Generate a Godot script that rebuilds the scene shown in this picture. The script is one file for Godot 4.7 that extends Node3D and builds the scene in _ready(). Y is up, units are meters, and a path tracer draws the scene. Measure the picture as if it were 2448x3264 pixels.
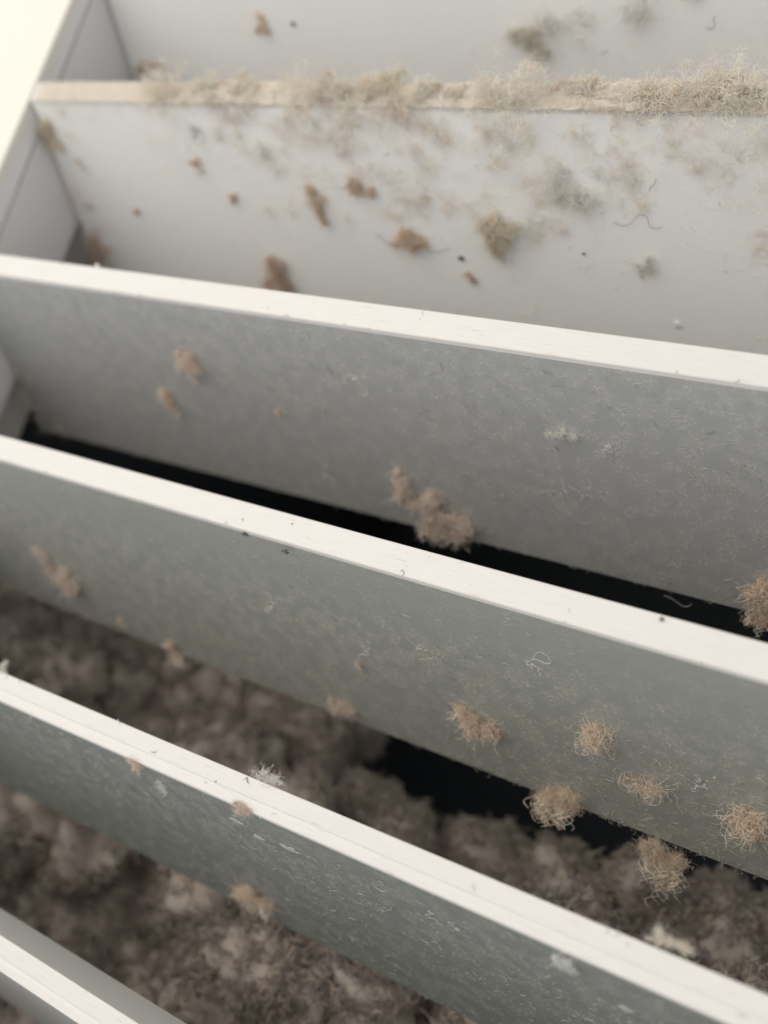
extends Node3D
# A close-up of a dusty white louvered air grille in a wall. One blade pitch is P metres; all the
# shapes are worked out in pitches. x runs along the blades, y up, z out of the wall.

const P := 0.019
const LIP := 0.1202          # height of a blade's front lip
const DROP := 0.745          # how far a blade drops towards its rear edge
const DEPTH := 0.934         # how deep a blade goes
const BLADE_END := 10.0

var rng := RandomNumberGenerator.new()
var counts := {}
var mats := {}
var wisps: Array[ArrayMesh] = []
var crust_noise := FastNoiseLite.new()
var tones := {
	"tan": Color(0.94, 0.80, 0.675), "cream": Color(0.97, 0.895, 0.81), "gold": Color(0.97, 0.88, 0.765),
	"pale": Color(0.97, 0.92, 0.865), "rose": Color(0.94, 0.81, 0.725), "brown": Color(0.88, 0.74, 0.63),
	"orange": Color(0.95, 0.84, 0.72), "white": Color(0.92, 0.905, 0.885), "grey": Color(0.38, 0.36, 0.33),
	"dark": Color(0.17, 0.16, 0.15), "chip": Color(0.60, 0.59, 0.56), "fuzz": Color(0.64, 0.565, 0.49),
}
# blade number: offset of its front edge, slope, extra drop of the rear edge
var blade_set := {
	-2: [0.0, 0.0, 0.0], -1: [0.02, -0.004, 0.0], 0: [0.0276, -0.0061, 0.0], 1: [-0.0372, -0.0031, -0.0139], 2: [0.0033, -0.0045, 0.024],
	3: [-0.0092, 0.0133, -0.0059], 4: [0.0154, 0.0008, -0.0043], 5: [0.0, 0.0, 0.0], 6: [0.0, 0.0, 0.0],
}


func _ready():
	rng.seed = 20417
	set_camera()
	set_light()
	make_materials()
	build_setting()
	build_grille()
	build_lint_mat()
	build_small_dust()
	for i in 4: wisps.append(wisp(0.034, 16, 1.3) if i < 2 else wisp(0.05, 8, 0.9))
	for row in small_things():
		place_small_thing(row)


# ------------------------------------------------------------------ camera and light
func set_camera():
	var cam := Camera3D.new()
	cam.name = "camera"
	var lens := CameraAttributesPhysical.new()
	lens.frustum_focal_length = 20.785
	lens.frustum_focus_distance = 3.38 * P
	lens.frustum_near = 0.004
	lens.frustum_far = 20.0
	lens.exposure_aperture = 13.0
	cam.attributes = lens
	cam.fov = 60.0
	cam.near = 0.004
	cam.far = 20.0
	cam.transform = Transform3D(Basis(Vector3(0.86557, 0.31076, -0.3927), Vector3(-0.21594, 0.93913, 0.26721), Vector3(0.45184, -0.14649, 0.87999)).orthonormalized(), Vector3(4.573, -2.400, 3.0423) * P)
	add_child(cam)
	cam.current = true


func set_light():
	var env := Environment.new()
	env.background_mode = Environment.BG_COLOR
	env.background_color = Color(0.86, 0.86, 0.86)     # the evenly lit room behind the photographer
	env.background_energy_multiplier = 1.12
	env.tonemap_mode = Environment.TONE_MAPPER_LINEAR
	env.tonemap_exposure = 1.0
	env.sdfgi_enabled = true
	env.ssao_enabled = true
	env.ssil_enabled = true
	var world := WorldEnvironment.new()
	world.name = "room_light"
	world.environment = env
	add_child(world)
	var lamp := AreaLight3D.new()
	lamp.name = "window_light"
	lamp.area_size = Vector2(0.6, 0.6)
	lamp.light_energy = 0.26
	lamp.light_color = Color(1.0, 0.965, 0.91)
	lamp.area_range = 8.0
	lamp.shadow_enabled = true
	add_child(lamp)
	lamp.look_at_from_position(Vector3(3, -1.5, 0) * P + Vector3(-0.36, 0.12, 0.44), Vector3(3, -1.5, 0) * P)


# ------------------------------------------------------------------ helpers
func numbered(called: String, parent: Node = self) -> String:
	var key = str(parent.get_instance_id()) + called
	var n = counts.get(key, 0)
	counts[key] = n + 1
	return called if n == 0 else "%s_%03d" % [called, n]


func put(called: String, mesh: Mesh, mat: Material, parent: Node = self) -> MeshInstance3D:
	var o := MeshInstance3D.new()
	o.name = numbered(called, parent)
	o.mesh = mesh
	o.material_override = mat
	parent.add_child(o, true)
	return o


func tag(o: Node, label: String, category := "", group := "", kind := ""):
	if label: o.set_meta("label", label)
	if category: o.set_meta("category", category)
	if group: o.set_meta("group", group)
	if kind: o.set_meta("kind", kind)


# a closed outline in (z, y) pitches pushed along x from x0 to x1; corners flatter than 50 degrees are smooth.
# u runs along x, v along the outline.
func extrude(line: PackedVector2Array, x0: float, x1: float, capped := true, steps := 1, tile := 2.0) -> ArrayMesh:
	var st := SurfaceTool.new()
	st.begin(Mesh.PRIMITIVE_TRIANGLES)
	var n := line.size()
	var area := 0.0
	for i in n:
		area += line[i].cross(line[(i + 1) % n])
	if area < 0: line.reverse()
	var normals := []
	var along := [0.0]
	for i in n:
		var d := (line[(i + 1) % n] - line[i])
		normals.append(Vector2(d.y, -d.x).normalized())
		along.append(along[i] + d.length())
	for i in n:
		var j := (i + 1) % n
		var na: Vector2 = normals[i]
		var nb: Vector2 = normals[i]
		var before := (i + n - 1) % n
		var len_here: float = along[i + 1] - along[i]
		var len_before := (line[i] - line[before]).length()
		var len_after := (line[(j + 1) % n] - line[j]).length()
		if normals[before].dot(na) > 0.7: na = (normals[before] * pow(len_before, 2.0) + na * pow(len_here, 2.0)).normalized()
		if normals[j].dot(nb) > 0.7: nb = (normals[j] * pow(len_after, 2.0) + normals[i] * pow(len_here, 2.0)).normalized()
		for s in steps:
			var xa := lerpf(x0, x1, float(s) / steps)
			var xb := lerpf(x0, x1, float(s + 1) / steps)
			var q := [[xa, line[i], na, along[i]], [xb, line[i], na, along[i]], [xb, line[j], nb, along[i + 1]], [xa, line[j], nb, along[i + 1]]]
			var order := [0, 1, 2, 0, 2, 3]
			var a := Vector3(xa, line[i].y, line[i].x)
			var face := (Vector3(xb, line[i].y, line[i].x) - a).cross(Vector3(xb, line[j].y, line[j].x) - a)
			if face.dot(Vector3(0, normals[i].y, normals[i].x)) > 0: order = [0, 2, 1, 0, 3, 2]
			for k in order:
				st.set_normal(Vector3(0, q[k][2].y, q[k][2].x))
				st.set_uv(Vector2(q[k][0] / tile, q[k][3]))
				st.add_vertex(Vector3(q[k][0], q[k][1].y, q[k][1].x) * P)
	if capped:
		var tri := Geometry2D.triangulate_polygon(line)
		for side in 2:
			var x := x0 if side == 0 else x1
			for t in range(0, tri.size(), 3):
				var v := []
				for k in 3: v.append(Vector3(x, line[tri[t + k]].y, line[tri[t + k]].x))
				var out := Vector3(-1 if side == 0 else 1, 0, 0)
				if (v[1] - v[0]).cross(v[2] - v[0]).dot(out) > 0: v = [v[0], v[2], v[1]]
				for k in 3:
					st.set_normal(out)
					st.set_uv(Vector2(v[k].z, v[k].y))
					st.add_vertex(v[k] * P)
	st.generate_tangents()
	return st.commit()


func box(at: Vector3, size: Vector3, bevel := 0.02) -> ArrayMesh:   # a box with chamfered edges along x, in pitches
	var h := size / 2
	var b := minf(bevel, minf(h.y, h.z) * 0.5)
	var line := PackedVector2Array([Vector2(-h.z + b, -h.y), Vector2(h.z - b, -h.y), Vector2(h.z, -h.y + b), Vector2(h.z, h.y - b), Vector2(h.z - b, h.y), Vector2(-h.z + b, h.y), Vector2(-h.z, h.y - b), Vector2(-h.z, -h.y + b)])
	for i in line.size(): line[i] += Vector2(at.z, at.y)
	return extrude(line, at.x - h.x, at.x + h.x)


# thin three-sided tubes collected into one mesh
class Fibres:
	var v := PackedVector3Array()
	var n := PackedVector3Array()
	var c := PackedColorArray()
	var idx := PackedInt32Array()

	func strand(pts: PackedVector3Array, radius: float, tint: Color):
		var m := pts.size()
		var start := v.size()
		var side := Vector3(0.31, 0.77, 0.55)
		var ring := PackedVector3Array()
		for i in m:
			var t := (pts[mini(i + 1, m - 1)] - pts[maxi(i - 1, 0)]).normalized()
			var a := side - t * side.dot(t)
			if a.length_squared() < 1e-6: a = t.cross(Vector3(0.9, 0.1, 0.2))
			a = a.normalized()
			side = a
			var b := t.cross(a)
			var r := radius * (0.45 if i == 0 or i == m - 1 else 1.0)
			ring.append(a)
			ring.append(a * -0.5 + b * 0.866)
			ring.append(a * -0.5 - b * 0.866)
			for k in 3:
				var d0 := ring[i * 3 + k]
				var d1 := ring[i * 3 + (k + 1) % 3]
				var flat := (d0 + d1).normalized()
				v.append(pts[i] + d0 * r)
				v.append(pts[i] + d1 * r)
				n.append(flat)
				n.append(flat)
				c.append(tint)
				c.append(tint)
		for i in m - 1:
			var o := start + i * 6
			for k in [0, 2, 4]:
				idx.append_array([o + k, o + 6 + k, o + k + 1, o + k + 1, o + 6 + k, o + 7 + k])

	func mesh(scale: float) -> ArrayMesh:
		var w := v.duplicate()
		for i in w.size(): w[i] *= scale
		var a := []
		a.resize(Mesh.ARRAY_MAX)
		a[Mesh.ARRAY_VERTEX] = w
		a[Mesh.ARRAY_NORMAL] = n
		a[Mesh.ARRAY_COLOR] = c
		a[Mesh.ARRAY_INDEX] = idx
		var m := ArrayMesh.new()
		m.add_surface_from_arrays(Mesh.PRIMITIVE_TRIANGLES, a)
		return m


func ball() -> Vector3:
	while true:
		var q := Vector3(rng.randf_range(-1, 1), rng.randf_range(-1, 1), rng.randf_range(-1, 1))
		if q.length_squared() <= 1.0 and q.length_squared() > 1e-4: return q
	return Vector3.UP


func vary(t: Color, much := 0.16) -> Color:
	var k := 1.0 + rng.randf_range(-much, much)
	var w := rng.randf_range(-0.05, 0.05)
	return Color(clampf(t.r * k * (1 + w), 0, 0.97), clampf(t.g * k, 0, 0.97), clampf(t.b * k * (1 - w), 0, 0.97))


# ------------------------------------------------------------------ materials
func noise_bytes(side: int, tall: int, freq: float, seed_number: int, kind := FastNoiseLite.TYPE_SIMPLEX_SMOOTH, octaves := 1) -> PackedByteArray:
	var f := FastNoiseLite.new()
	f.noise_type = kind
	f.frequency = freq
	f.seed = seed_number
	f.fractal_type = FastNoiseLite.FRACTAL_FBM if octaves > 1 else FastNoiseLite.FRACTAL_NONE
	f.fractal_octaves = octaves
	var im := f.get_seamless_image(side, tall, false, false, 0.1, true)
	im.convert(Image.FORMAT_L8)
	return im.get_data()


# speckled dust film over a base tone that carries the blade's shade: u runs along the blade, v down its face. clean is the share of the face that stays bare.
func dust_film(base: Color, dust: Color, amount: float, clean: float, seed_number: int) -> Array:
	var s := 2048
	var t := 1024
	var fine := noise_bytes(s, t, 0.17, seed_number)
	var mid := noise_bytes(s, t, 0.045, seed_number + 1, FastNoiseLite.TYPE_SIMPLEX_SMOOTH, 5)
	var wide := noise_bytes(s, t, 0.009, seed_number + 2, FastNoiseLite.TYPE_SIMPLEX_SMOOTH, 4)
	var streak := noise_bytes(s, t, 0.02, seed_number + 3)
	var color := PackedByteArray()
	color.resize(s * t * 3)
	var bump := PackedByteArray()
	bump.resize(s * t)
	var ramp := []
	for i in 256:
		var c := base.lerp(dust, i / 255.0).linear_to_srgb()
		ramp.append([int(c.r * 255), int(c.g * 255), int(c.b * 255)])
	for y in t:
		var zone := smoothstep(clean - 0.15, clean + 0.15, float(y) / t) * 0.85 + 0.15 if clean > 0 else 1.0
		for x in s:
			var i := y * s + x
			var row := absf(streak[(y * 5 % t) * s + x / 10] / 255.0 - 0.5) * 2.0
			var speck := clampf((fine[i] / 255.0 - 0.56) * 4.5, 0, 1)
			var patch := clampf((wide[i] / 255.0 - 0.38) * 4.0, 0, 1)
			var mottle := clampf((mid[i] / 255.0 - 0.52) * 4.5, 0, 1)
			var d := amount * (zone * (0.14 + 0.86 * patch) * (0.22 * speck + 0.60 * speck * mottle + 0.16 * mottle) + 0.05 * patch * zone + 0.10 * row * row)
			if clean > 0:
				var smear := clampf((mid[((y * 3 + 311) % t) * s + x / 2] / 255.0 - 0.66) * 9.0, 0, 1) * clampf((wide[(y * s + (x + 700) % s)] / 255.0 - 0.42) * 5.0, 0, 1)
				d += smear * (0.35 + 0.35 * speck)
			d = clampf(d, 0, 1)
			var c = ramp[int(d * 255)]
			color[i * 3] = c[0]
			color[i * 3 + 1] = c[1]
			color[i * 3 + 2] = c[2]
			bump[i] = int(clampf(0.2 + 0.7 * d, 0, 1) * 255)
	return [ImageTexture.create_from_image(Image.create_from_data(s, t, false, Image.FORMAT_RGB8, color)), ImageTexture.create_from_image(Image.create_from_data(s, t, false, Image.FORMAT_L8, bump))]


func plain(name_of: String, linear: Color, rough: float, metal := 0.0) -> StandardMaterial3D:
	var m := StandardMaterial3D.new()
	m.resource_name = name_of
	m.albedo_color = linear.linear_to_srgb()
	m.roughness = rough
	m.metallic = metal
	return m


func make_materials():
	var lip := plain("painted lip", Color(0.72, 0.70, 0.67), 0.45)
	var lines := FastNoiseLite.new()
	lines.frequency = 0.03
	lines.seed = 5
	lines.fractal_octaves = 4
	var t := NoiseTexture2D.new()
	t.width = 512; t.height = 512; t.seamless = true
	t.noise = lines
	var ramp := Gradient.new()
	ramp.offsets = PackedFloat32Array([0.0, 0.10, 0.2, 1.0])
	ramp.colors = PackedColorArray([Color(0.72, 0.69, 0.66), Color(0.92, 0.91, 0.9), Color(0.97, 0.97, 0.97), Color(1, 1, 1)])
	t.color_ramp = ramp
	lip.albedo_texture = t
	lip.uv1_scale = Vector3(0.8, 7.0, 1)
	var fine := FastNoiseLite.new()
	fine.frequency = 0.2
	var h := NoiseTexture2D.new()
	h.width = 512; h.height = 512; h.seamless = true
	h.noise = fine
	lip.heightmap_enabled = true
	lip.heightmap_texture = h
	lip.heightmap_scale = 0.0005
	mats.lip = lip
	for k in blade_set:  # upper faces lighter, lower ones darker: shade put into the base colours under the dust
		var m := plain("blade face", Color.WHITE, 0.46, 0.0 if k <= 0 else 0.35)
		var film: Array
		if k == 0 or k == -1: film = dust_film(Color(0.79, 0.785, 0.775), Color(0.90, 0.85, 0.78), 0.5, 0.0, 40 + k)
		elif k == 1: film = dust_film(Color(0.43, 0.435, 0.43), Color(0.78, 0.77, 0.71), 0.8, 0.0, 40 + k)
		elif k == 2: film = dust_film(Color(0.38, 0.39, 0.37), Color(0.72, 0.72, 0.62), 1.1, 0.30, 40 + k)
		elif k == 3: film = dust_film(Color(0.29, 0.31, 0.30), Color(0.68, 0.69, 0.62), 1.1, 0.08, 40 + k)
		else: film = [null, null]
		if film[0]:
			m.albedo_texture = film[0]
			m.heightmap_enabled = true
			m.heightmap_texture = film[1]
			m.heightmap_scale = 0.004
		else:
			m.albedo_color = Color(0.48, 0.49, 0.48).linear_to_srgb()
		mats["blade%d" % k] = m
	mats.frame = plain("cream frame paint", Color(0.74, 0.715, 0.645), 0.5)
	mats.side = plain("grey collar paint", Color(0.76, 0.755, 0.745), 0.5)
	mats.collar = plain("dusty collar", Color(0.70, 0.695, 0.685), 0.7)
	mats.wall = plain("wall plaster", Color(0.72, 0.70, 0.66), 0.9)
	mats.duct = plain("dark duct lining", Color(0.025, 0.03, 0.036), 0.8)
	var f := plain("lint", Color.WHITE, 1.0)
	f.vertex_color_use_as_albedo = true
	f.backlight_enabled = true
	f.backlight = Color(0.9, 0.9, 0.9)
	mats.lint = f
	var g := plain("matted dust", Color(0.46, 0.40, 0.345), 1.0)
	mats.mat = g


# ------------------------------------------------------------------ setting: wall and duct
func build_setting():
	# the wall that the grille is set in, four slabs round the opening, each a real thickness
	var wall := Node3D.new()
	wall.name = "wall"
	add_child(wall)
	tag(wall, "plain pale wall that the air grille is set into", "", "", "structure")
	var x0 := -0.3; var x1 := BLADE_END + 0.3; var y0 := -7.3; var y1 := 2.3
	put("wall_slab", box(Vector3((x0 - 40) / 2 - 10, -2.5, -0.56), Vector3(x0 + 60, 90, 1.0)), mats.wall, wall)
	put("wall_slab", box(Vector3(x1 + 30, -2.5, -0.56), Vector3(60, 90, 1.0)), mats.wall, wall)
	put("wall_slab", box(Vector3((x0 + x1) / 2, y1 + 20, -0.56), Vector3(x1 - x0, 40, 1.0)), mats.wall, wall)
	put("wall_slab", box(Vector3((x0 + x1) / 2, y0 - 20, -0.56), Vector3(x1 - x0, 40, 1.0)), mats.wall, wall)
	var duct := Node3D.new()
	duct.name = "duct"
	add_child(duct)
	tag(duct, "dark air duct behind the grille", "", "", "structure")
	var cx := (x0 + x1) / 2; var cy := (y0 + y1) / 2
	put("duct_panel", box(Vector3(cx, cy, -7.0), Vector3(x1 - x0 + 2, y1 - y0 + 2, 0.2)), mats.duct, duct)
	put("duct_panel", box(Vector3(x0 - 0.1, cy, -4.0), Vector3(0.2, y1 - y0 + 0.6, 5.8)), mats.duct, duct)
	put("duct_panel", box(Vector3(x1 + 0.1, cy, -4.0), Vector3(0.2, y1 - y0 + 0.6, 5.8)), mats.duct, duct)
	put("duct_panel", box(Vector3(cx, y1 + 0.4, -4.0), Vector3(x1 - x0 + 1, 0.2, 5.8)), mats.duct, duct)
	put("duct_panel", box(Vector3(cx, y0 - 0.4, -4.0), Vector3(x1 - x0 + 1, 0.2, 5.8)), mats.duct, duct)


# ------------------------------------------------------------------ the grille
func arc(c: Vector2, r: float, from: float, to: float, steps := 4) -> PackedVector2Array:
	var p := PackedVector2Array()
	for i in steps + 1:
		var a := lerpf(from, to, float(i) / steps)
		p.append(c + Vector2(cos(a), sin(a)) * r)
	return p


func lip_outline(groove: float) -> PackedVector2Array:     # (z, y)
	var p := PackedVector2Array()
	p.append_array(arc(Vector2(-0.007, -0.007), 0.007, PI / 2, 0, 4))
	if groove > 0: p.append_array(PackedVector2Array([Vector2(0, -0.066), Vector2(-groove, -0.074), Vector2(-groove * 0.8, -0.080), Vector2(-0.001, -0.087)]))
	p.append_array(arc(Vector2(-0.009, -LIP + 0.009), 0.009, 0, -PI / 2, 4))
	p.append_array(PackedVector2Array([Vector2(-0.036, -LIP - 0.0155), Vector2(-0.06, -LIP + 0.02), Vector2(-0.07, -0.062), Vector2(-0.32, -0.104), Vector2(-0.334, -0.09), Vector2(-0.32, -0.066)]))
	return p


func sheet_outline(extra: float) -> PackedVector2Array:
	var front := Vector2(-0.018, -LIP - 0.006)
	var back := Vector2(-DEPTH, -DROP - extra)
	var along := (back - front).normalized()
	var up := Vector2(along.y, -along.x)
	if up.y < 0: up = -up
	var p := PackedVector2Array()
	var n := 10
	for i in n + 1:                            # the face that is seen, slightly hollow
		var t := float(i) / n
		p.append(front.lerp(back, t) + up * 0.018 * 4 * t * (1 - t))
	for i in n + 1:
		var t := 1.0 - float(i) / n
		p.append(front.lerp(back, t) + up * (0.018 * 4 * t * (1 - t) + 0.045))
	return p


func blade_sheet(k: int) -> ArrayMesh:
	var p := sheet_outline(blade_set[k][2])
	var m := extrude(p, 0.02, BLADE_END - 0.02, true, 8)
	# v from 0 at the lip to 1 at the rear edge, a different stretch of film on every blade
	var a := m.surface_get_arrays(0)
	var uv: PackedVector2Array = a[Mesh.ARRAY_TEX_UV]
	var v: PackedVector3Array = a[Mesh.ARRAY_VERTEX]
	for i in uv.size():
		uv[i] = Vector2(v[i].x / P / 2.24 + 0.37 * k, clampf(-v[i].z / P / DEPTH, 0.002, 0.998))
	a[Mesh.ARRAY_TEX_UV] = uv
	var r := ArrayMesh.new()
	r.add_surface_from_arrays(Mesh.PRIMITIVE_TRIANGLES, a)
	return r


func build_grille():
	var g := Node3D.new()
	g.name = "air_grille"
	add_child(g)
	tag(g, "dusty white louvered air grille with slanted blades, set into a wall", "air vent")
	var x1 := BLADE_END; var y0 := -7.0; var y1 := 2.0
	# flat front frame, four rails with a rounded inner rim
	var rail := put("frame_rail", rail_mesh(y1 - y0 + 3.0), mats.frame, g)
	rail.position = Vector3(0, y0 - 1.5, 0) * P
	var right := put("frame_rail", rail.mesh, mats.frame, g)
	right.transform = Transform3D(Basis(Vector3.FORWARD, PI), Vector3(x1, y1 + 1.5, 0) * P)
	var tall := rail_mesh(x1 - 0.004)
	var top := put("frame_rail", tall, mats.frame, g)
	top.transform = Transform3D(Basis(Vector3(0, 0, 1), -PI / 2), Vector3(0.002, y1, 0) * P)
	var low := put("frame_rail", tall, mats.frame, g)
	low.transform = Transform3D(Basis(Vector3(0, 0, 1), PI / 2), Vector3(x1 - 0.002, y0, 0) * P)
	# side walls: a front strip folded back from the frame, a hairline seam, then the collar behind it
	for s in 2:
		var x: float = -0.03 if s == 0 else x1 + 0.03
		put("side_wall", side_plate(x, y0, y1, true), mats.side, g)
		put("collar", side_plate(x, y0, y1, false), mats.collar, g)
	for s in 2:
		var y: float = y1 + 0.03 if s == 0 else y0 - 0.03
		put("collar", box(Vector3(x1 / 2, y, -0.5), Vector3(x1 - 0.002, 0.06, 0.88)), mats.side, g)
	var lip := extrude(lip_outline(0.0), 0.02, x1 - 0.02, true, 6)
	var grooved := extrude(lip_outline(0.006), 0.02, x1 - 0.02, true, 6)
	for k in blade_set:
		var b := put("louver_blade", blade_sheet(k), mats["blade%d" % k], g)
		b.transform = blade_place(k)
		put("front_lip", grooved if k >= 3 else lip, mats.lip, b)


func blade_place(k: int) -> Transform3D:      # a blade's own frame: z out of the wall, origin where x = 0 on its front edge
	var s = blade_set[k]
	return Transform3D(Basis(Vector3(0, 0, 1), atan(s[1])), Vector3(0, -k + s[0] - 3.0 * s[1], 0) * P)


func rail_mesh(length: float) -> ArrayMesh:   # runs along +y from 0, inner edge at x = 0, reaching to x = -1.7
	var p := PackedVector2Array()              # outline in (x as first, z as second)
	p.append_array(PackedVector2Array([Vector2(-1.7, -0.055), Vector2(-1.7, -0.03), Vector2(-1.66, 0.0)]))
	p.append_array(arc(Vector2(-0.012, -0.012), 0.012, PI / 2, 0, 4))
	p.append(Vector2(0, -0.055))
	var m := extrude(p, 0, length, true, 2)
	# extrude() pushes along x with the outline in (z, y): turn it so that it runs along y
	var a := m.surface_get_arrays(0)
	var v: PackedVector3Array = a[Mesh.ARRAY_VERTEX]
	var n: PackedVector3Array = a[Mesh.ARRAY_NORMAL]
	for i in v.size():
		v[i] = Vector3(v[i].z, v[i].x, v[i].y)
		n[i] = Vector3(n[i].z, n[i].x, n[i].y)
	a[Mesh.ARRAY_VERTEX] = v
	a[Mesh.ARRAY_NORMAL] = n
	a[Mesh.ARRAY_TANGENT] = null
	var r := ArrayMesh.new()
	r.add_surface_from_arrays(Mesh.PRIMITIVE_TRIANGLES, a)
	return r


func side_plate(x: float, y0: float, y1: float, in_front: bool) -> ArrayMesh:
	# seam depth at height y: deeper towards the bottom, as on the slightly skewed collar
	var line := PackedVector2Array()
	if in_front: line = PackedVector2Array([Vector2(-0.058, y0), Vector2(-0.058, y1), Vector2(seam(y1), y1), Vector2(seam(y0), y0)])
	else: line = PackedVector2Array([Vector2(seam(y0) - 0.014, y0), Vector2(seam(y1) - 0.014, y1), Vector2(-0.62, y1), Vector2(-0.62, y0)])
	return extrude(line, x - 0.026, x + 0.026)


func seam(y: float) -> float:
	return -0.206 + 0.083 * clampf(y, -1.6, 1.6)


# ------------------------------------------------------------------ dust
func rim_height(x: float) -> float:           # where the mat of lint ends and the empty dark duct begins
	var rim := [[-0.4, -1.85], [0.6, -2.05], [1.1, -2.3], [1.6, -2.4], [2.0, -2.75], [2.13, -3.03], [2.5, -3.16], [2.8, -3.22], [3.3, -3.2], [3.45, -3.3], [3.55, -3.04], [3.76, -2.97], [4.04, -2.99], [4.12, -3.22], [4.24, -3.22], [4.35, -3.03], [4.55, -2.95], [9.0, -3.2]]
	for i in rim.size() - 1:
		if x < rim[i + 1][0]: return lerpf(rim[i][1], rim[i + 1][1], (x - rim[i][0]) / (rim[i + 1][0] - rim[i][0]))
	return -3.1


func puff(f: Fibres, at: Vector3, r: float, rough: FastNoiseLite, spots: Array):   # one soft cottony lump
	var start := f.v.size()
	var nu := 30
	var nv := 20
	for j in nv + 1:
		for i in nu:
			var d := Vector3(sin(PI * j / nv) * cos(TAU * i / nu), cos(PI * j / nv), sin(PI * j / nv) * sin(TAU * i / nu))
			var q := d * r * (1.0 + 0.5 * rough.get_noise_3dv(at * 3.0 + d * r * 2.0) + 0.13 * rough.get_noise_3dv(at + d * r * 7.0))
			f.v.append(at + q)
			f.n.append(d)
			f.c.append(Color.WHITE)
			if d.z > -0.1 and rng.randf() < 0.42: spots.append(at + q)
	for j in nv:
		for i in nu:
			var a := start + j * nu + i
			var b := start + j * nu + (i + 1) % nu
			f.idx.append_array([a, a + nu, b, b, a + nu, b + nu])
	# true normals from the displaced shape
	for j in range(1, nv):
		for i in nu:
			var c := start + j * nu + i
			var along := f.v[start + j * nu + (i + 1) % nu] - f.v[start + j * nu + (i + nu - 1) % nu]
			var down := f.v[c + nu] - f.v[c - nu]
			var nn := along.cross(down).normalized()
			f.n[c] = nn if nn.dot(f.n[c]) > 0 else -nn


func build_lint_mat():
	# thick felt of dust lying over the duct's floor, lumpy, higher at left
	var lumps := FastNoiseLite.new()
	lumps.seed = 11
	lumps.frequency = 0.55
	lumps.fractal_octaves = 2
	var small := FastNoiseLite.new()
	small.seed = 12
	small.frequency = 1.9
	small.fractal_octaves = 4
	var puffs := Fibres.new()
	var spots := []
	var y := -6.4
	while y < -1.3:
		var x := -0.35
		while x < 6.6:
			var c := Vector2(x + rng.randf_range(-0.13, 0.13), y + rng.randf_range(-0.13, 0.13))
			var r := rng.randf_range(0.17, 0.34)
			var under := rim_height(c.x) - r * 0.55 - c.y
			if under > 0:
				r *= lerpf(0.7, 1.0, clampf(under / 0.5, 0, 1))
				var z := -1.72 + 0.5 * lumps.get_noise_2d(c.x * 1.5, c.y * 1.5) - 0.9 * maxf(0.0, c.y + 3.75) * smoothstep(-0.3, 0.9, c.x) - 0.25 * (1.0 - clampf(under / 0.4, 0, 1)) + 0.3 * smoothstep(0.5, -0.3, c.x)
				puff(puffs, Vector3(c.x, c.y, minf(z, -1.15 - r * 0.6)), r, small, spots)
			x += 0.24
		y += 0.22
	var felt := put("lint_mat", puffs.mesh(P), mats.mat)
	tag(felt, "thick lumpy brown mat of matted dust inside the duct behind the blades", "dust", "", "stuff")
	# its fuzz: one curly wisp, spread over it
	var w := Fibres.new()
	for i in 16: w.strand(walk(ball() * 0.05, 0.10, 7, 0.9), 0.004, vary(tones.fuzz, 0.3))
	var mm := MultiMesh.new()
	mm.transform_format = MultiMesh.TRANSFORM_3D
	mm.mesh = w.mesh(P)
	mm.instance_count = spots.size()
	for i in spots.size():
		mm.set_instance_transform(i, Transform3D(Basis.from_euler(ball() * PI).scaled(Vector3.ONE * rng.randf_range(0.5, 1.1)), spots[i] * P))
	var fuzz := MultiMeshInstance3D.new()
	fuzz.name = "fuzz"
	fuzz.multimesh = mm
	fuzz.material_override = mats.lint
	felt.add_child(fuzz)
	tag(fuzz, "", "", "", "stuff")


# a curly path from at: turns steadily about a wandering axis
func walk(at: Vector3, length: float, steps: int, curl: float) -> PackedVector3Array:
	var pts := PackedVector3Array([at])
	var d := ball().normalized()
	var axis := ball().normalized()
	for i in steps:
		axis = (axis + ball() * 0.5).normalized()
		d = d.rotated(axis, rng.randf_range(0.2, 1.0) * curl).normalized()
		at += d * (length / steps)
		pts.append(at)
	return pts


func face_frame(k: int, x: float, v: float) -> Transform3D:   # on the seen face of blade k: x along it, y up it, z out of it
	var drop: float = DROP + blade_set[k][2] - LIP
	var down := Vector3(0, -drop, -DEPTH).normalized()
	var up_n := Vector3(0, -DEPTH, drop).normalized()
	var hollow := 0.018 * 4 * clampf(v, 0, 1) * (1 - clampf(v, 0, 1))
	var b := Transform3D(Basis(Vector3(1, 0, 0), -down, up_n), (Vector3(x, -LIP - v * drop, -v * DEPTH) - up_n * hollow) * P)
	return blade_place(k) * b


func lip_frame(k: int, x: float, t: float) -> Transform3D:
	return blade_place(k) * Transform3D(Basis.IDENTITY, Vector3(x, -t * LIP, 0.0 if t > 0 and t < 1 else -0.02) * P)


func crust_height(x: float) -> float:         # how thick the dust lies on the top blade's edge
	var n := crust_noise.get_noise_2d(x, 3.0)
	return (0.003 + 0.030 * clampf(n + 0.02, 0, 1) + 0.006 * absf(crust_noise.get_noise_2d(x * 5.0, 9.0))) * smoothstep(0.05, 1.4, x) + 0.002


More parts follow.
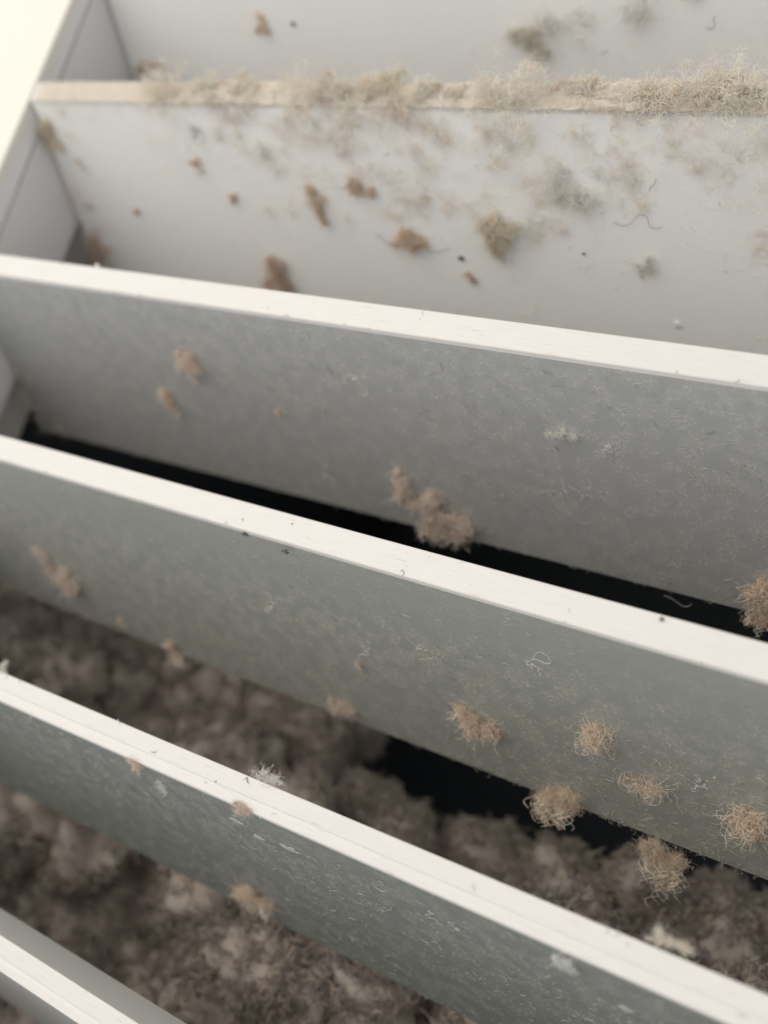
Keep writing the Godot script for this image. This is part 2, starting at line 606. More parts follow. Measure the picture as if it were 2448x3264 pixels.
func build_crust():
	var st := SurfaceTool.new()
	st.begin(Mesh.PRIMITIVE_TRIANGLES)
	var nx := 420
	var ny := 14
	for i in nx + 1:
		var x := lerpf(0.05, 5.6, float(i) / nx)
		for j in ny + 1:
			var s := lerpf(-0.18, 1.16, float(j) / ny)
			var rise := sqrt(maxf(0.0, 1.0 - pow(2.0 * (s + 0.18) / 1.34 - 1.0, 4.0)))
			var h := crust_height(x) * (0.75 + 0.9 * crust_noise.get_noise_2d(x * 6.0, s * 4.0)) * rise
			var edge := 0.010 * crust_noise.get_noise_2d(x * 9.0, 60.0 + s) * smoothstep(0.2, 1.5, x)
			var p := Vector3(x, -clampf(s, 0.0, 1.02) * LIP + (h * 0.6 if s < 0.15 else -h * 0.3 if s > 0.95 else 0.0) + edge, 0.0015 + h if s > -0.1 else -0.03)
			st.set_uv(Vector2(x, s))
			st.set_color(vary(Color(0.84, 0.785, 0.70), 0.03))
			st.add_vertex(blade_place(0) * (p * P))
	for i in nx:
		for j in ny:
			var a := i * (ny + 1) + j
			for k in [a, a + ny + 1, a + 1, a + 1, a + ny + 1, a + ny + 2]: st.add_index(k)
	st.generate_normals()
	var o := put("dust_crust", st.commit(), mats.lint)
	tag(o, "cream crust of caked dust coating the front edge of the topmost visible blade", "dust", "", "stuff")


func build_small_dust():
	crust_noise.seed = 77
	crust_noise.frequency = 1.1
	crust_noise.fractal_octaves = 3
	build_crust()
	# the finest lint, lying on the blades' faces
	var f := Fibres.new()
	for i in 14000:
		var k: int = [-1, 0, 0, 0, 1, 1, 1, 1, 2, 2, 2, 2, 3, 3, 3][rng.randi_range(0, 14)]
		var x := rng.randf_range(0.2, 6.2)
		var v := rng.randf_range(0.02, 0.99)
		if k == 0: v = pow(rng.randf(), 2.2) * 0.98
		if k == 2: v = sqrt(rng.randf()) * 0.99
		if k <= 0 and rng.randf() < 0.35 * (1.0 - x / 4.0): continue
		if crust_noise.get_noise_2d(x * 0.9 + k * 10.0, v * 1.6) < rng.randf_range(-0.25, 0.12): continue
		var t := face_frame(k, x, v)
		var n := rng.randi_range(3, 6)
		var pts := walk(Vector3.ZERO, rng.randf_range(0.010, 0.06) * (1.9 if k == 0 and v < 0.35 else 1.0), n, 1.0)
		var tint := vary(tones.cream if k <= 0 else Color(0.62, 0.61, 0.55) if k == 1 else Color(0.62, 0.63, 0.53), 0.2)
		if rng.randf() < 0.03: tint = vary(tones.dark)
		for j in pts.size():
			pts[j].z = clampf(absf(pts[j].z) * 0.3, 0.002, 0.02)
			pts[j] = (t * (pts[j] * P)) / P
		f.strand(pts, rng.randf_range(0.0005, 0.0011), tint)
	for i in 130:                                    # specks on the white edges, most of them along their rims
		var k := rng.randi_range(1, 4)
		var t := lip_frame(k, rng.randf_range(0.3, 6.0), rng.randf_range(0.05, 0.95) if rng.randf() < 0.35 else (0.03 if rng.randf() < 0.5 else 0.97))
		var pts := walk(Vector3.ZERO, rng.randf_range(0.008, 0.04), 4, 1.0)
		for j in pts.size():
			pts[j].z = absf(pts[j].z) * 0.3 + 0.002
			pts[j] = (t * (pts[j] * P)) / P
		f.strand(pts, rng.randf_range(0.0008, 0.002), vary([tones.grey, tones.chip, tones.pale, tones.chip][rng.randi_range(0, 3)], 0.2))
	var o := put("fine_lint", f.mesh(P), mats.lint)
	tag(o, "fine pale specks and short fibres of dust scattered over the blade faces", "dust", "", "stuff")
	# the film of fuzz along the dusty top edge and along the rear rims
	var g := Fibres.new()
	for i in 15000:
		var x := rng.randf_range(0.12, 5.0)
		var thick := crust_height(x)
		if rng.randf() > 0.2 + thick * 14.0: continue
		var t := lip_frame(0, x, rng.randf_range(-0.05, 1.12))
		var pts := walk(Vector3.ZERO, rng.randf_range(0.02, 0.04 + thick * 1.2), 7, 1.3)
		for j in pts.size():
			pts[j].z = absf(pts[j].z) * 0.8 + thick * rng.randf_range(0.3, 0.9)
			pts[j] = (t * (pts[j] * P)) / P
		g.strand(pts, rng.randf_range(0.0005, 0.0009), vary(tones.cream, 0.08))
	var wool := MultiMesh.new()
	wool.transform_format = MultiMesh.TRANSFORM_3D
	wool.use_colors = true
	wool.mesh = wisp(0.042, 14, 1.1)
	var places := []
	for i in 5000:
		var x := rng.randf_range(0.9, 5.2)
		var n := crust_noise.get_noise_2d(x * 1.6, 30.0) + 0.10 * smoothstep(1.2, 2.0, x)
		if rng.randf() > 0.02 + clampf(n, 0.0, 0.5) * 0.6: continue
		var high := 0.28 * clampf(n, 0.0, 0.4)
		var t := 1.1 * rng.randf() if rng.randf() < 0.8 else 1.05 + 2.6 * pow(rng.randf(), 2.0)
		if t < 0.2 and rng.randf() < 0.7: t -= high / LIP * rng.randf()
		var q := lip_frame(0, x, t) if t < 1.05 else face_frame(0, x, (t - 1.05) * 0.12)
		places.append(q * Transform3D(Basis.from_euler(ball() * PI).scaled(Vector3.ONE * rng.randf_range(0.6, 1.2)), Vector3(0, 0, 0.008 + rng.randf() * high) * P))
	for i in 420:
		var x := rng.randf_range(1.3, 4.6)
		var v := pow(rng.randf(), 1.6) * 0.5
		if crust_noise.get_noise_2d(x * 2.0, v * 5.0 + 70.0) + 0.15 * smoothstep(1.0, 0.0, absf(x - 2.7)) < 0.08: continue
		places.append(face_frame(0, x, v) * Transform3D(Basis.from_euler(Vector3(0, 0, rng.randf() * TAU)).scaled(Vector3(1.3, 1.3, 0.35)), Vector3(0, 0, 0.008) * P))
	var corner := places.size()
	for i in 24:
		var v := rng.randf()
		places.append(face_frame(0, 0.03 + 0.22 * pow(rng.randf(), 1.3), pow(v, 0.8)) * Transform3D(Basis.from_euler(ball() * PI).scaled(Vector3.ONE * rng.randf_range(0.7, 1.3)), Vector3(0, 0, 0.01) * P))
	for i in 90:
		places.append(face_frame(rng.randi_range(0, 3), 0.03 + 0.25 * pow(rng.randf(), 2.0), 0.55 + 0.45 * rng.randf()) * Transform3D(Basis.from_euler(ball() * PI).scaled(Vector3.ONE * rng.randf_range(0.5, 1.1)), Vector3(0, 0, 0.01) * P))
	wool.instance_count = places.size()
	for i in places.size():
		wool.set_instance_transform(i, places[i])
		wool.set_instance_color(i, vary(tones.rose if i >= corner else tones.cream, 0.1))
	for i in 650:
		var k: int = [1, 2, 2, 3][rng.randi_range(0, 3)]
		var t := face_frame(k, rng.randf_range(0.3, 5.6), rng.randf_range(0.97, 1.01))
		var pts := walk(Vector3.ZERO, rng.randf_range(0.015, 0.05), 6, 1.3)
		for j in pts.size():
			pts[j].z = absf(pts[j].z) * 0.6
			pts[j] = (t * (pts[j] * P)) / P
		g.strand(pts, rng.randf_range(0.0008, 0.0014), vary(Color(0.5, 0.48, 0.4), 0.3))
	var e := put("edge_fuzz", g.mesh(P), mats.lint)
	var w := MultiMeshInstance3D.new()
	w.name = "edge_wool"
	w.multimesh = wool
	w.material_override = mats.lint
	e.add_child(w)
	tag(w, "", "", "", "stuff")
	tag(e, "thin fuzz of dust along the rims of the blades, thickest on the top edge", "dust", "", "stuff")


# one row: kind, surface, blade, x, place down the surface, half width, half height, thickness, fibres, hang, tone, label, group
func place_small_thing(row: Array):
	var x := maxf(float(row[3]), 0.06)
	var t: Transform3D = face_frame(row[2], x, row[4]) if row[1] == "face" else lip_frame(row[2], x, row[4])
	var o: MeshInstance3D
	match row[0]:
		"thread":
			var called := "hair" if row[10] == "grey" else "twig" if row[10] == "dark" else "thread"
			o = put(called, thread_mesh(row[5], deg_to_rad(row[8]), row[7], tones[row[10]]), mats.lint)
			tag(o, row[11], called, row[12])
		"crumb", "flake":
			o = put("dirt_crumb" if row[0] == "crumb" else "paint_flake", chip_mesh(row[5], row[6], row[7], tones[row[10]], row[0] == "crumb"), mats.lint)
			tag(o, row[11], row[0], row[12])
		_:
			var root := Node3D.new()
			root.name = numbered("lint_tuft")
			add_child(root, true)
			tag(root, row[11], "lint tuft", row[12])
			root.transform = t
			make_tuft(row, root)
			return
	o.transform = t


func thread_mesh(half: float, angle: float, curl: float, tint: Color) -> ArrayMesh:
	var f := Fibres.new()
	var single := curl < 0.55
	var n := 24
	for twig in (1 if single else 7):
		var pts := PackedVector3Array()
		var p := Vector3(-half, 0, 0) if twig == 0 else Vector3(rng.randf_range(-1, 0.8), rng.randf_range(-0.22, 0.22), 0) * half
		var reach := 2.0 if twig == 0 else rng.randf_range(0.2, 0.7)
		var bend := 0.0
		var d := 0.0 if twig == 0 else rng.randf_range(-1.2, 1.2)
		for i in n:
			pts.append(Vector3(p.x, p.y, 0.004 + absf(p.z) * 0.3).rotated(Vector3(0, 0, 1), angle))
			bend = clampf(bend * 0.6 + rng.randf_range(-1, 1) * curl * 0.8, -0.8, 0.8)
			d = d * (0.9 if twig == 0 else 1.0) + bend
			p += Vector3(cos(d), sin(d), rng.randf_range(-0.3, 0.3)) * half * reach * (1.0 + curl * 0.4) / n
		f.strand(pts, 0.0022 if tint.r < 0.1 else 0.0011 if single else rng.randf_range(0.0005, 0.0009), vary(tint, 0.2))
	return f.mesh(P)


func chip_mesh(rx: float, ry: float, thick: float, tint: Color, rough: bool) -> ArrayMesh:
	# an irregular lump or flake with a ragged outline
	var st := SurfaceTool.new()
	st.begin(Mesh.PRIMITIVE_TRIANGLES)
	st.set_color(tint)
	var n := 14
	var rim := []
	for i in n:
		var a := TAU * i / n
		var r := rng.randf_range(0.45, 1.15)
		var q := Vector2(cos(a), sin(a))
		if not rough and thick > 0.3: q = q / maxf(absf(q.x), absf(q.y)) * 0.9
		rim.append(Vector3(q.x * rx * r, q.y * ry * r, 0))
	var h := thick * minf(rx, ry)
	var top := []
	for i in n: top.append(rim[i] * rng.randf_range(0.7, 0.86) + Vector3(0, 0, h * rng.randf_range(0.7, 1.2) + 0.004))
	var mid := Vector3(0, 0, h * 1.25 + 0.004)
	st.set_smooth_group(-1)
	for i in n:
		var j := (i + 1) % n
		for v in [rim[i], top[i], rim[j], rim[j], top[i], top[j], top[i], mid, top[j]]: st.add_vertex(v * P)
	st.generate_normals()
	return st.commit()


func wisp(size: float, fibres: int, tilt: float) -> ArrayMesh:   # a pinch of crimped wool
	var w := Fibres.new()
	for i in fibres:
		w.strand(walk(ball() * 0.45 * size, size * rng.randf_range(1.2, 2.6), 9, tilt), 0.00062 * rng.randf_range(0.7, 1.3), vary(Color(0.97, 0.97, 0.97), 0.06))
	return w.mesh(P)


func make_tuft(row: Array, root: Node3D):
	var half := Vector3(row[5], row[6] * 1.1, minf(row[5], row[6]) * float(row[7]) * 0.7) * (0.72 if row[1] == "lip" else 0.88)
	var tint: Color = tones[row[10]]
	var big := maxf(half.x, half.y)
	var dense: float = row[8] / (half.x * half.y) / 40000.0          # about 1 for a full tuft, 0.3 for a thin film
	var blurred: bool = row[2] <= 0 or row[1] == "lip"
	var lobes := [[Vector3(0, 0, 0.25), 0.30]]           # arms that wander out from the middle
	for arm in rng.randi_range(5, 7) + int(big * 14):
		var a := rng.randf() * TAU
		var p := Vector3(0, 0, 0.25) + Vector3(cos(a), sin(a), 0) * rng.randf_range(0.0, 0.3)
		var reach := rng.randf_range(0.5, 1.15)
		for i in 4:
			a += rng.randf_range(-0.7, 0.7)
			p += Vector3(cos(a), sin(a), rng.randf_range(-0.2, 0.3)) * reach * 0.27
			lobes.append([p, rng.randf_range(0.10, 0.24) * (1.15 - 0.2 * i)])
	if row[0] == "web":
		lobes.clear()
		for i in 22:
			var u := lerpf(-1, 1, i / 21.0)
			lobes.append([Vector3(u + rng.randf_range(-0.1, 0.1), 0.9 * u * u - 0.8 + rng.randf_range(-0.1, 0.1), 0.3), rng.randf_range(0.1, 0.25)])
			lobes.append([Vector3(u, rng.randf_range(0.2, 0.9), 0.3), 0.22])
			if u > 0.2: lobes.append([Vector3(u, 1.6 * u - 0.9, 0.3), 0.16])
	var limb := {"armed": Vector2(1.9, 0.5), "tailed": Vector2(0.7, -1.7), "pointed": Vector2(-1.6, -0.6)}
	if limb.has(row[0]):
		for copy in 3:
			for i in 9:
				var u := (i + 1) / 9.0
				var q: Vector2 = limb[row[0]] * u + (Vector2(0, sin(u * PI) * 0.5) if row[0] == "armed" else Vector2.ZERO)
				lobes.append([Vector3(q.x, q.y, 0.3), lerpf(0.22, 0.10, u)])
	# the fluff: pinches of wool packed into the lobes
	var mm := MultiMesh.new()
	mm.transform_format = MultiMesh.TRANSFORM_3D
	mm.use_colors = true
	var thin: bool = float(row[7]) < 0.5                   # a film of lint rather than a ball
	mm.mesh = wisps[rng.randi_range(0, 1) + (2 if thin else 0)]
	var k_size := clampf(big / 0.09, 0.45, 1.1)
	var n := int(clampf(row[8] * (0.22 if thin else 0.34 if blurred else 0.25), 12, 360))
	mm.instance_count = n
	for i in n:
		var lobe = lobes[rng.randi_range(0, lobes.size() - 1)]
		var p: Vector3 = lobe[0] + ball() * lobe[1] * (2.3 if rng.randf() < 0.25 else 1.25)
		p.z = absf(p.z)
		var sc := Vector3.ONE * k_size * rng.randf_range(0.55, 1.25)
		mm.set_instance_transform(i, Transform3D(Basis.from_euler(ball() * PI).scaled(sc), (p * half + Vector3(0, 0, 0.004)) * P))
		mm.set_instance_color(i, vary(tint, 0.13))
	var fluff := MultiMeshInstance3D.new()
	fluff.name = "fluff"
	fluff.multimesh = mm
	fluff.material_override = mats.lint
	root.add_child(fluff)
	tag(fluff, "", "", "", "stuff")
	# longer strands winding through it and out of it
	var f := Fibres.new()
	for i in int(clampf(row[8] * 0.2, 8, 150)):
		var lobe = lobes[rng.randi_range(0, lobes.size() - 1)]
		var p: Vector3 = lobe[0] + ball() * lobe[1]
		var fly := rng.randf() < 0.25
		var pts := PackedVector3Array()
		var d := ball().normalized()
		var axis := ball().normalized()
		var curl := rng.randf_range(0.5, 1.5)
		for s in rng.randi_range(9, 16):
			pts.append(Vector3(p.x, p.y, absf(p.z)) * half + Vector3(0, 0, 0.003))
			axis = (axis + ball() * 0.6).normalized()
			d = d.rotated(axis, curl)
			var off: Vector3 = p - lobe[0]
			if not fly and off.length() > lobe[1] * 1.3: d -= off.normalized() * 0.8
			d = d.normalized()
			p += d * rng.randf_range(0.09, 0.15) * minf(1.0, 0.09 / big)
		f.strand(pts, rng.randf_range(0.0005, 0.0010), vary(tint, 0.12))
	if row[9] > 0 and row[0] != "web":                  # fringe that hangs free below the rim
		for i in (30 if row[0] == "tuft" else 90):
			var p := Vector3(rng.randf_range(-0.8, 0.8), rng.randf_range(-0.9, -0.3), rng.randf_range(0, 0.5)) * half
			f.strand(dangle(p, rng.randf_range(0.05, 0.17) * (1.6 if row[0] == "lace" else 0.9), 16), rng.randf_range(0.0009, 0.0017), vary(tint * 1.1, 0.15))
	if row[9] > 1:
		for i in 9:
			var p := Vector3(rng.randf_range(-0.25, 0.15), -0.8, 0.2) * half
			f.strand(dangle(p, rng.randf_range(0.18, 0.42), 20), 0.0011, vary(tint, 0.2))
	put("strands", f.mesh(P), mats.lint, root)


func dangle(p: Vector3, length: float, steps: int) -> PackedVector3Array:
	var pts := PackedVector3Array()
	var fall := Vector3(0.12, -0.64, 0.77) 
	var a := rng.randf() * TAU
	var turn := rng.randf_range(0.4, 1.2) * (1.0 if rng.randf() < 0.5 else -1.0)
	var d := fall
	for s in steps:
		pts.append(p)
		a += turn + rng.randf_range(-0.4, 0.4)
		d = (fall * 0.5 + Vector3(cos(a), sin(a) * 0.7, sin(a) * 0.6) * 0.95).normalized()
		p += d * (length / steps)
	return pts


func small_things() -> Array:
	return [
		["tuft", "face", -1, 1.138, 0.371, 0.0624, 0.0572, .6, 90, 0, "tan", "small blurred tan lint tuft alone on the topmost blade face, left of centre", ""],
		["tuft", "face", -1, 2.708, 0.481, 0.1045, 0.0682, .6, 200, 0, "cream", "cream lint tuft with a shaded underside on the topmost blade face", ""],
		["tuft", "face", -1, 2.900, 0.408, 0.1649, 0.0879, .25, 150, 0, "pale", "thin pale spread of lint above right of the cream tuft, on the topmost blade", ""],
		["tuft", "face", -1, 3.263, 0.343, 0.1148, 0.0710, .25, 120, 0, "pale", "pale flat lint patch cut by the top of the photo, right of centre", ""],
		["tuft", "face", -1, 0.169, 0.560, 0.1044, 0.0406, .6, 90, 0, "orange", "small orange tan lint tuft peeping over the dust-coated edge near the frame", ""],
		["tuft", "face", -1, 3.496, 0.321, 0.0607, 0.0324, .3, 60, 0, "pale", "faint scrap of lint at the top of the photo, right of the pale flat patch", ""],
		["tuft", "lip", 0, 1.292, 0.174, 0.0990, 0.0660, .8, 260, 0, "cream", "leftmost fluffy bump on the dust-coated top blade edge", "dust bumps along the top blade edge"],
		["tuft", "lip", 0, 1.519, 0.142, 0.0783, 0.0829, .8, 240, 0, "cream", "peaked fluffy bump just right of the leftmost bump on the dust-coated blade edge", "dust bumps along the top blade edge"],
		["tuft", "lip", 0, 2.032, 0.205, 0.1003, 0.0742, .8, 280, 0, "cream", "rounded dust bump above the hanging lint web on the dust-coated blade edge", "dust bumps along the top blade edge"],
		["tuft", "lip", 0, 2.225, 0.358, 0.1280, 0.0555, .8, 280, 0, "cream", "low broad dust bump left of the tallest bump on the dust-coated blade edge", "dust bumps along the top blade edge"],
		["tuft", "lip", 0, 2.372, 0.047, 0.1093, 0.0841, .9, 380, 0, "gold", "tallest and yellowest dust bump on the dust-coated blade edge", "dust bumps along the top blade edge"],
		["tuft", "lip", 0, 2.563, 0.375, 0.1027, 0.0575, .8, 260, 0, "cream", "sloping dust bump right behind the tallest yellow bump", "dust bumps along the top blade edge"],
		["tuft", "lip", 0, 2.715, 0.460, 0.0807, 0.0403, .8, 180, 0, "cream", "small dust bump in the middle of the dust-coated blade edge", "dust bumps along the top blade edge"],
		["tuft", "lip", 0, 2.884, 0.295, 0.0633, 0.0475, .8, 180, 0, "cream", "lone small dust bump on the bare stretch right of the middle of the coated edge", "dust bumps along the top blade edge"],
		["tuft", "lip", 0, 3.262, 0.252, 0.1172, 0.0491, .8, 300, 0, "cream", "wiry dust bump just left of the white chip on the blade edge", "dust bumps along the top blade edge"],
		["tuft", "lip", 0, 3.540, 0.374, 0.1313, 0.0547, .8, 380, 0, "cream", "long crumbly dust bump just right of the white chip", "dust bumps along the top blade edge"],
		["tuft", "lip", 0, 3.758, 0.526, 0.0779, 0.0319, .7, 200, 0, "cream", "low thin dust bump between the long crumbly bump and the rightmost bump", "dust bumps along the top blade edge"],
		["tuft", "lip", 0, 3.911, 0.277, 0.1042, 0.0625, .9, 380, 0, "gold", "rightmost golden dust bump, at the right end of the dust-coated edge", "dust bumps along the top blade edge"],
		["web", "face", 0, 1.990, 0.076, 0.2102, 0.1018, .25, 240, 1, "cream", "draped web of lint hanging below the dust-coated blade edge", ""],
		["tuft", "face", 0, 1.585, 0.210, 0.0519, 0.0802, .2, 50, 0, "pale", "faint vertical wisp of lint left of the draped web", ""],
		["tuft", "face", 0, 0.060, 0.195, 0.0706, 0.0923, .7, 170, 0, "orange", "orange tan lint tuft in the corner between blade and side wall", ""],
		["tuft", "face", 0, 1.217, 0.137, 0.0629, 0.0339, .3, 36, 0, "chip", "faint grey lint smudge under the leftmost bump of the coated edge", ""],
		["tuft", "face", 0, 1.135, 0.292, 0.0424, 0.0400, .7, 90, 0, "tan", "small round tan tuft on the second blade face, left of the twin tufts", ""],
		["tuft", "face", 0, 1.336, 0.440, 0.0376, 0.0326, .7, 80, 0, "brown", "tiny brown tuft below right of the small round tan tuft", ""],
		["tuft", "face", 0, 0.546, 0.547, 0.0301, 0.0246, .6, 50, 0, "brown", "tiniest brown speck of lint on the left of the second blade face", ""],
		["tailed", "face", 0, 1.857, 0.411, 0.0640, 0.0783, .7, 190, 0, "tan", "left one of the twin blurred tan tufts in mid blade, with a short tail", ""],
		["tuft", "face", 0, 2.160, 0.362, 0.0753, 0.0570, .7, 190, 0, "tan", "right one of the twin blurred tan tufts in mid blade", ""],
		["tuft", "face", 0, 2.391, 0.572, 0.0923, 0.0508, .8, 240, 0, "tan", "flat wide tan tuft between the dark twig and the twin tufts", ""],
		["tuft", "face", 0, 2.841, 0.518, 0.1047, 0.1003, .7, 420, 0, "gold", "big golden tuft in the lower middle of the second blade face", ""],
		["tuft", "face", 0, 3.053, 0.459, 0.0759, 0.0590, .4, 110, 0, "pale", "thin pale tuft touching the right of the big golden tuft", ""],
		["tuft", "face", 0, 3.228, 0.315, 0.0845, 0.0925, .35, 230, 0, "pale", "large pale spread-out lint patch above right of the big golden tuft", ""],
		["tuft", "face", 0, 3.336, 0.217, 0.0507, 0.0468, .3, 70, 0, "pale", "pale wispy streak trailing up from the large pale lint patch", ""],
		["tuft", "face", 0, 2.501, 0.256, 0.0432, 0.0864, .25, 50, 0, "pale", "faint tan streak of lint above the flat wide tuft", ""],
		["tuft", "face", 0, 1.510, 0.824, 0.1149, 0.0836, .9, 330, 0, "brown", "dark brown round tuft just above the second white blade edge", ""],
		["tuft", "face", 0, 2.713, 0.717, 0.0343, 0.0274, .7, 80, 0, "brown", "tiny brown tuft below the big golden tuft", ""],
		["tuft", "face", 0, 3.579, 0.592, 0.0529, 0.0529, .5, 110, 0, "pale", "cream tuft with a white flake, alone on the right of the second blade face", ""],
		["tuft", "face", 0, -0.243, 0.805, 0.1207, 0.1026, .6, 110, 0, "brown", "dark dusty lint patch low in the left corner beside the side wall", ""],
		["tuft", "face", 1, 1.513, 0.338, 0.0891, 0.0844, .6, 250, 0, "rose", "pale rosy tuft on the third blade face, upper one of two on the left", ""],
		["tuft", "face", 1, 1.296, 0.568, 0.0596, 0.0844, .5, 130, 0, "tan", "dim tan tuft below the pale rosy tuft on the third blade", ""],
		["tuft", "face", 1, 2.039, 0.507, 0.0297, 0.0228, .6, 60, 0, "tan", "tiny tan speck of lint in the middle left of the third blade", ""],
		["pointed", "face", 1, 3.526, 0.327, 0.0559, 0.0317, .5, 110, 0, "pale", "small cream tuft with a pointed left tail on the third blade face", ""],
		["tuft", "face", 1, 3.705, 0.356, 0.0293, 0.0367, .4, 40, 0, "white", "white ring-like scrap right of the small cream tuft", ""],
		["tuft", "face", 1, 2.718, 0.771, 0.0601, 0.0890, .6, 260, 0, "rose", "narrow upper lint clump joined to the biggest hanging clump", ""],
		["bigtuft", "face", 1, 2.867, 0.910, 0.1615, 0.1391, .55, 1100, 1, "rose", "biggest rosy brown lint clump, hanging over the dark gap below the third blade", ""],
		["tuft", "face", 1, 4.359, 0.941, 0.0685, 0.1218, .6, 420, 1, "tan", "brown lint clump cut by the right side of the photo, above the third white edge", ""],
		["tuft", "face", 2, 0.795, 0.595, 0.0558, 0.0710, .6, 100, 0, "rose", "small dim tuft at far left of the fourth blade, above the round fluffy one", ""],
		["tuft", "face", 2, 0.881, 0.751, 0.1082, 0.0979, .8, 330, 0, "rose", "round fluffy rosy tuft at far left of the fourth blade", ""],
		["tuft", "face", 2, 1.613, 0.971, 0.0671, 0.0646, .7, 170, 1, "rose", "small tuft on the lower rim of the fourth blade trailing a short thread", ""],
		["tuft", "face", 2, 2.678, 0.931, 0.0843, 0.0577, .6, 220, 0, "rose", "wide dusty tuft on the lower rim near the black hole in the lint mat", ""],
		["tuft", "face", 2, 2.835, 0.600, 0.0267, 0.0267, .5, 40, 0, "tan", "tiny tuft in the middle of the fourth blade", ""],
		["tuft", "face", 2, 3.417, 0.688, 0.0937, 0.0937, .5, 430, 0, "tan", "large tan tuft in the middle right of the fourth blade face", ""],
		["tuft", "face", 2, 3.933, 0.519, 0.0565, 0.0813, .45, 260, 0, "tan", "upright lacy tuft right of the large tan tuft on the fourth blade", ""],
		["lace", "face", 2, 3.751, 0.961, 0.0949, 0.0751, .7, 330, 1, "tan", "lacy tuft with curly fringe hanging over the black gap, left one of two", ""],
		["tuft", "face", 2, 4.113, 0.717, 0.0936, 0.0468, .35, 150, 0, "tan", "flat thin tan lint patch between the two lacy hanging tufts", ""],
		["lace", "face", 2, 4.234, 1.089, 0.0956, 0.0803, .7, 420, 2, "tan", "lacy tuft with the longest dangling tendrils, right one of two over the gap", ""],
		["tuft", "face", 2, 4.490, 0.713, 0.0718, 0.0991, .4, 260, 0, "tan", "tall loose tan tuft near the right side of the photo on the fourth blade", ""],
		["tuft", "face", 2, 1.247, 0.921, 0.0358, 0.0230, .6, 40, 0, "tan", "tiny lint nub on the lower rim of the fourth blade, between two tufts", ""],
		["tuft", "lip", 3, 2.267, 1.105, 0.0565, 0.0414, .7, 200, 0, "rose", "pinkish tuft sitting across the fourth white edge on the left", ""],
		["tuft", "lip", 3, 2.835, 0.952, 0.0561, 0.0298, .5, 150, 0, "rose", "soft pinkish lint smear at the lower rim of the fourth white edge", ""],
		["tuft", "lip", 3, 2.882, -0.117, 0.0770, 0.0280, .8, 90, 0, "pale", "hairy pale fluff standing on top of the fourth white edge", ""],
		["armed", "lip", 3, 4.364, -0.114, 0.0617, 0.0337, .9, 120, 0, "cream", "cream fluff with a curled arm on top of the fourth white edge at right", ""],
		["tuft", "lip", 3, 1.408, -0.150, 0.0336, 0.0461, .8, 90, 0, "pale", "pale fluff cut by the left side of the photo on the fourth white edge", ""],
		["tuft", "face", 3, 4.106, 0.075, 0.0415, 0.0356, .7, 200, 0, "white", "white puffy tuft right under the fourth white edge", ""],
		["tuft", "face", 3, 2.587, 0.840, 0.1023, 0.0767, .5, 260, 1, "tan", "tan tuft clinging to the lower rim of the fifth blade over the lint mat", ""],
		["tuft", "face", 3, 2.379, 0.119, 0.0305, 0.0495, .4, 60, 0, "white", "white dusty trail below the pinkish tuft on the fifth blade", ""],
		["flake", "face", 3, 2.745, 0.141, 0.0365, 0.0128, .05, 0, 0, "chip", "pale oval flake on the fifth blade below the pinkish smear", ""],
		["flake", "face", 3, 2.827, 0.204, 0.0366, 0.0165, .05, 0, 0, "chip", "pale elongated flake right of the pale oval flake", ""],
		["flake", "face", 3, 2.991, 0.179, 0.0464, 0.0214, .05, 0, 0, "chip", "lilac grey ragged flake, rightmost of the three flakes in a row", ""],
		["flake", "face", 3, 4.294, 0.239, 0.0360, 0.0210, .05, 0, 0, "chip", "pale flake at the bottom of the photo on the fifth blade", ""],
		["flake", "lip", 0, 3.391, 0.297, 0.0316, 0.0260, .5, 0, 0, "white", "square white chip standing on the dust-coated blade edge", ""],
		["flake", "face", 0, 3.735, 0.827, 0.0271, 0.0209, .08, 0, 0, "white", "pale curled flake just above the second white edge on the right", ""],
		["thread", "face", 0, 3.533, 0.465, 0.1198, 0.0000, .5, -25, 0, "grey", "long thin curly grey hair on the right of the second blade face", ""],
		["thread", "face", 0, 2.261, 0.585, 0.0703, 0.0000, .1, -20, 0, "dark", "thin dark twig lying left of the big golden tuft", ""],
		["thread", "face", 0, 2.552, 0.627, 0.0641, 0.0000, .15, -15, 0, "dark", "thin dark twig end touching the black crumb", ""],
		["thread", "face", 0, 3.587, 0.261, 0.0305, 0.0000, .2, 70, 0, "dark", "short dark upright splinter on the right of the second blade face", ""],
		["crumb", "face", 0, 2.667, 0.636, 0.0181, 0.0113, .6, 0, 0, "dark", "black crumb at the end of the dark twig under the big golden tuft", ""],
		["crumb", "face", 0, 3.292, 0.563, 0.0084, 0.0063, .6, 0, 0, "dark", "single black crumb between the big golden tuft and the curly hair", ""],
		["crumb", "face", -1, 1.344, 0.363, 0.0127, 0.0127, .6, 0, 0, "dark", "small faint crumb right of the blurred tan tuft on the topmost blade", ""],
		["thread", "face", -1, 3.604, 0.422, 0.0367, 0.0000, .5, 15, 0, "dark", "dark crinkled fibre on the topmost blade face at right", ""],
		["thread", "face", 0, 2.970, 0.833, 0.0590, 0.0000, .5, 80, 0, "pale", "pale bent thread just above the middle of the second white edge", ""],
		["thread", "face", 1, 2.550, 0.241, 0.0907, 0.0000, 1.1, 15, 0, "pale", "tangled pale thread on the third blade face, left of the middle", ""],
		["thread", "face", 1, 3.497, 0.619, 0.1031, 0.0000, 1.3, 10, 0, "pale", "tangled pale thread on the third blade, right of the biggest hanging clump", ""],
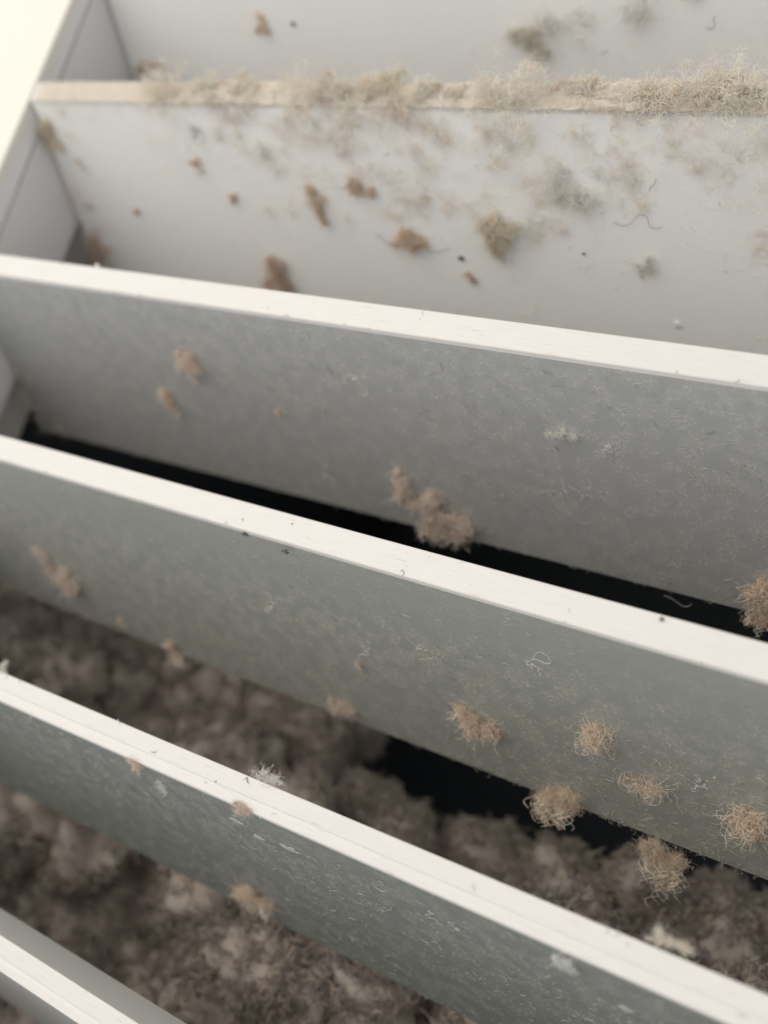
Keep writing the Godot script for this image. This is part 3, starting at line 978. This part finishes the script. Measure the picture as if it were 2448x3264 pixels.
		["thread", "face", 1, 2.236, 0.800, 0.0564, 0.0000, .8, 60, 0, "pale", "small curled thread on the third blade, left of the biggest hanging clump", ""],
		["thread", "face", 1, 3.600, 0.579, 0.0661, 0.0000, .6, 70, 0, "white", "hooked white thread beside the tangled one right of the biggest clump", ""],
		["thread", "face", 1, 4.027, 1.018, 0.0684, 0.0000, .3, 12, 0, "cream", "cream curved thread on the lower rim of the third blade at right", ""],
		["thread", "face", 2, 2.421, 0.395, 0.0914, 0.0000, .9, 60, 0, "pale", "crinkled pale thread in the middle left of the fourth blade", ""],
		["thread", "face", 2, 3.214, 0.394, 0.1134, 0.0000, .8, -35, 0, "pale", "wavy pale thread in the middle of the fourth blade, left one of two", ""],
		["thread", "face", 2, 3.736, 0.294, 0.1037, 0.0000, .8, -30, 0, "pale", "wavy pale thread in the middle of the fourth blade, right one of two", ""],
		["thread", "face", 2, 4.350, 0.567, 0.0675, 0.0000, 1., 40, 0, "pale", "pale crinkled thread above the tall loose tuft on the fourth blade", ""],
		["thread", "face", 2, 2.913, 0.460, 0.0635, 0.0000, .7, 70, 0, "pale", "branching pale thread above the dusty lower rim in mid fourth blade", ""],
		["thread", "face", 3, 3.652, 0.178, 0.0651, 0.0000, .8, -25, 0, "pale", "wavy pale thread in the middle of the fifth blade face", ""],
		["thread", "face", 3, 4.120, 0.024, 0.0438, 0.0000, 1., 20, 0, "pale", "pale tangled thread at the white puffy tuft under the fourth white edge", ""],
		["crumb", "lip", 2, 2.413, 1.075, 0.0174, 0.0116, .5, 0, 0, "dark", "grey dirt crumb at the lower rim of the third white edge, left one", ""],
		["crumb", "lip", 2, 2.631, 1.275, 0.0187, 0.0094, .5, 0, 0, "dark", "grey dirt crumb just below the third white edge, right of another", ""],
		["crumb", "lip", 2, 4.119, 0.130, 0.0092, 0.0092, .5, 0, 0, "grey", "small grey crumb on the third white edge near the right side of the photo", ""],
		["crumb", "lip", 1, 1.005, -0.102, 0.0188, 0.0141, .6, 0, 0, "white", "white crumb on the upper rim of the second white edge at left", ""],
	]
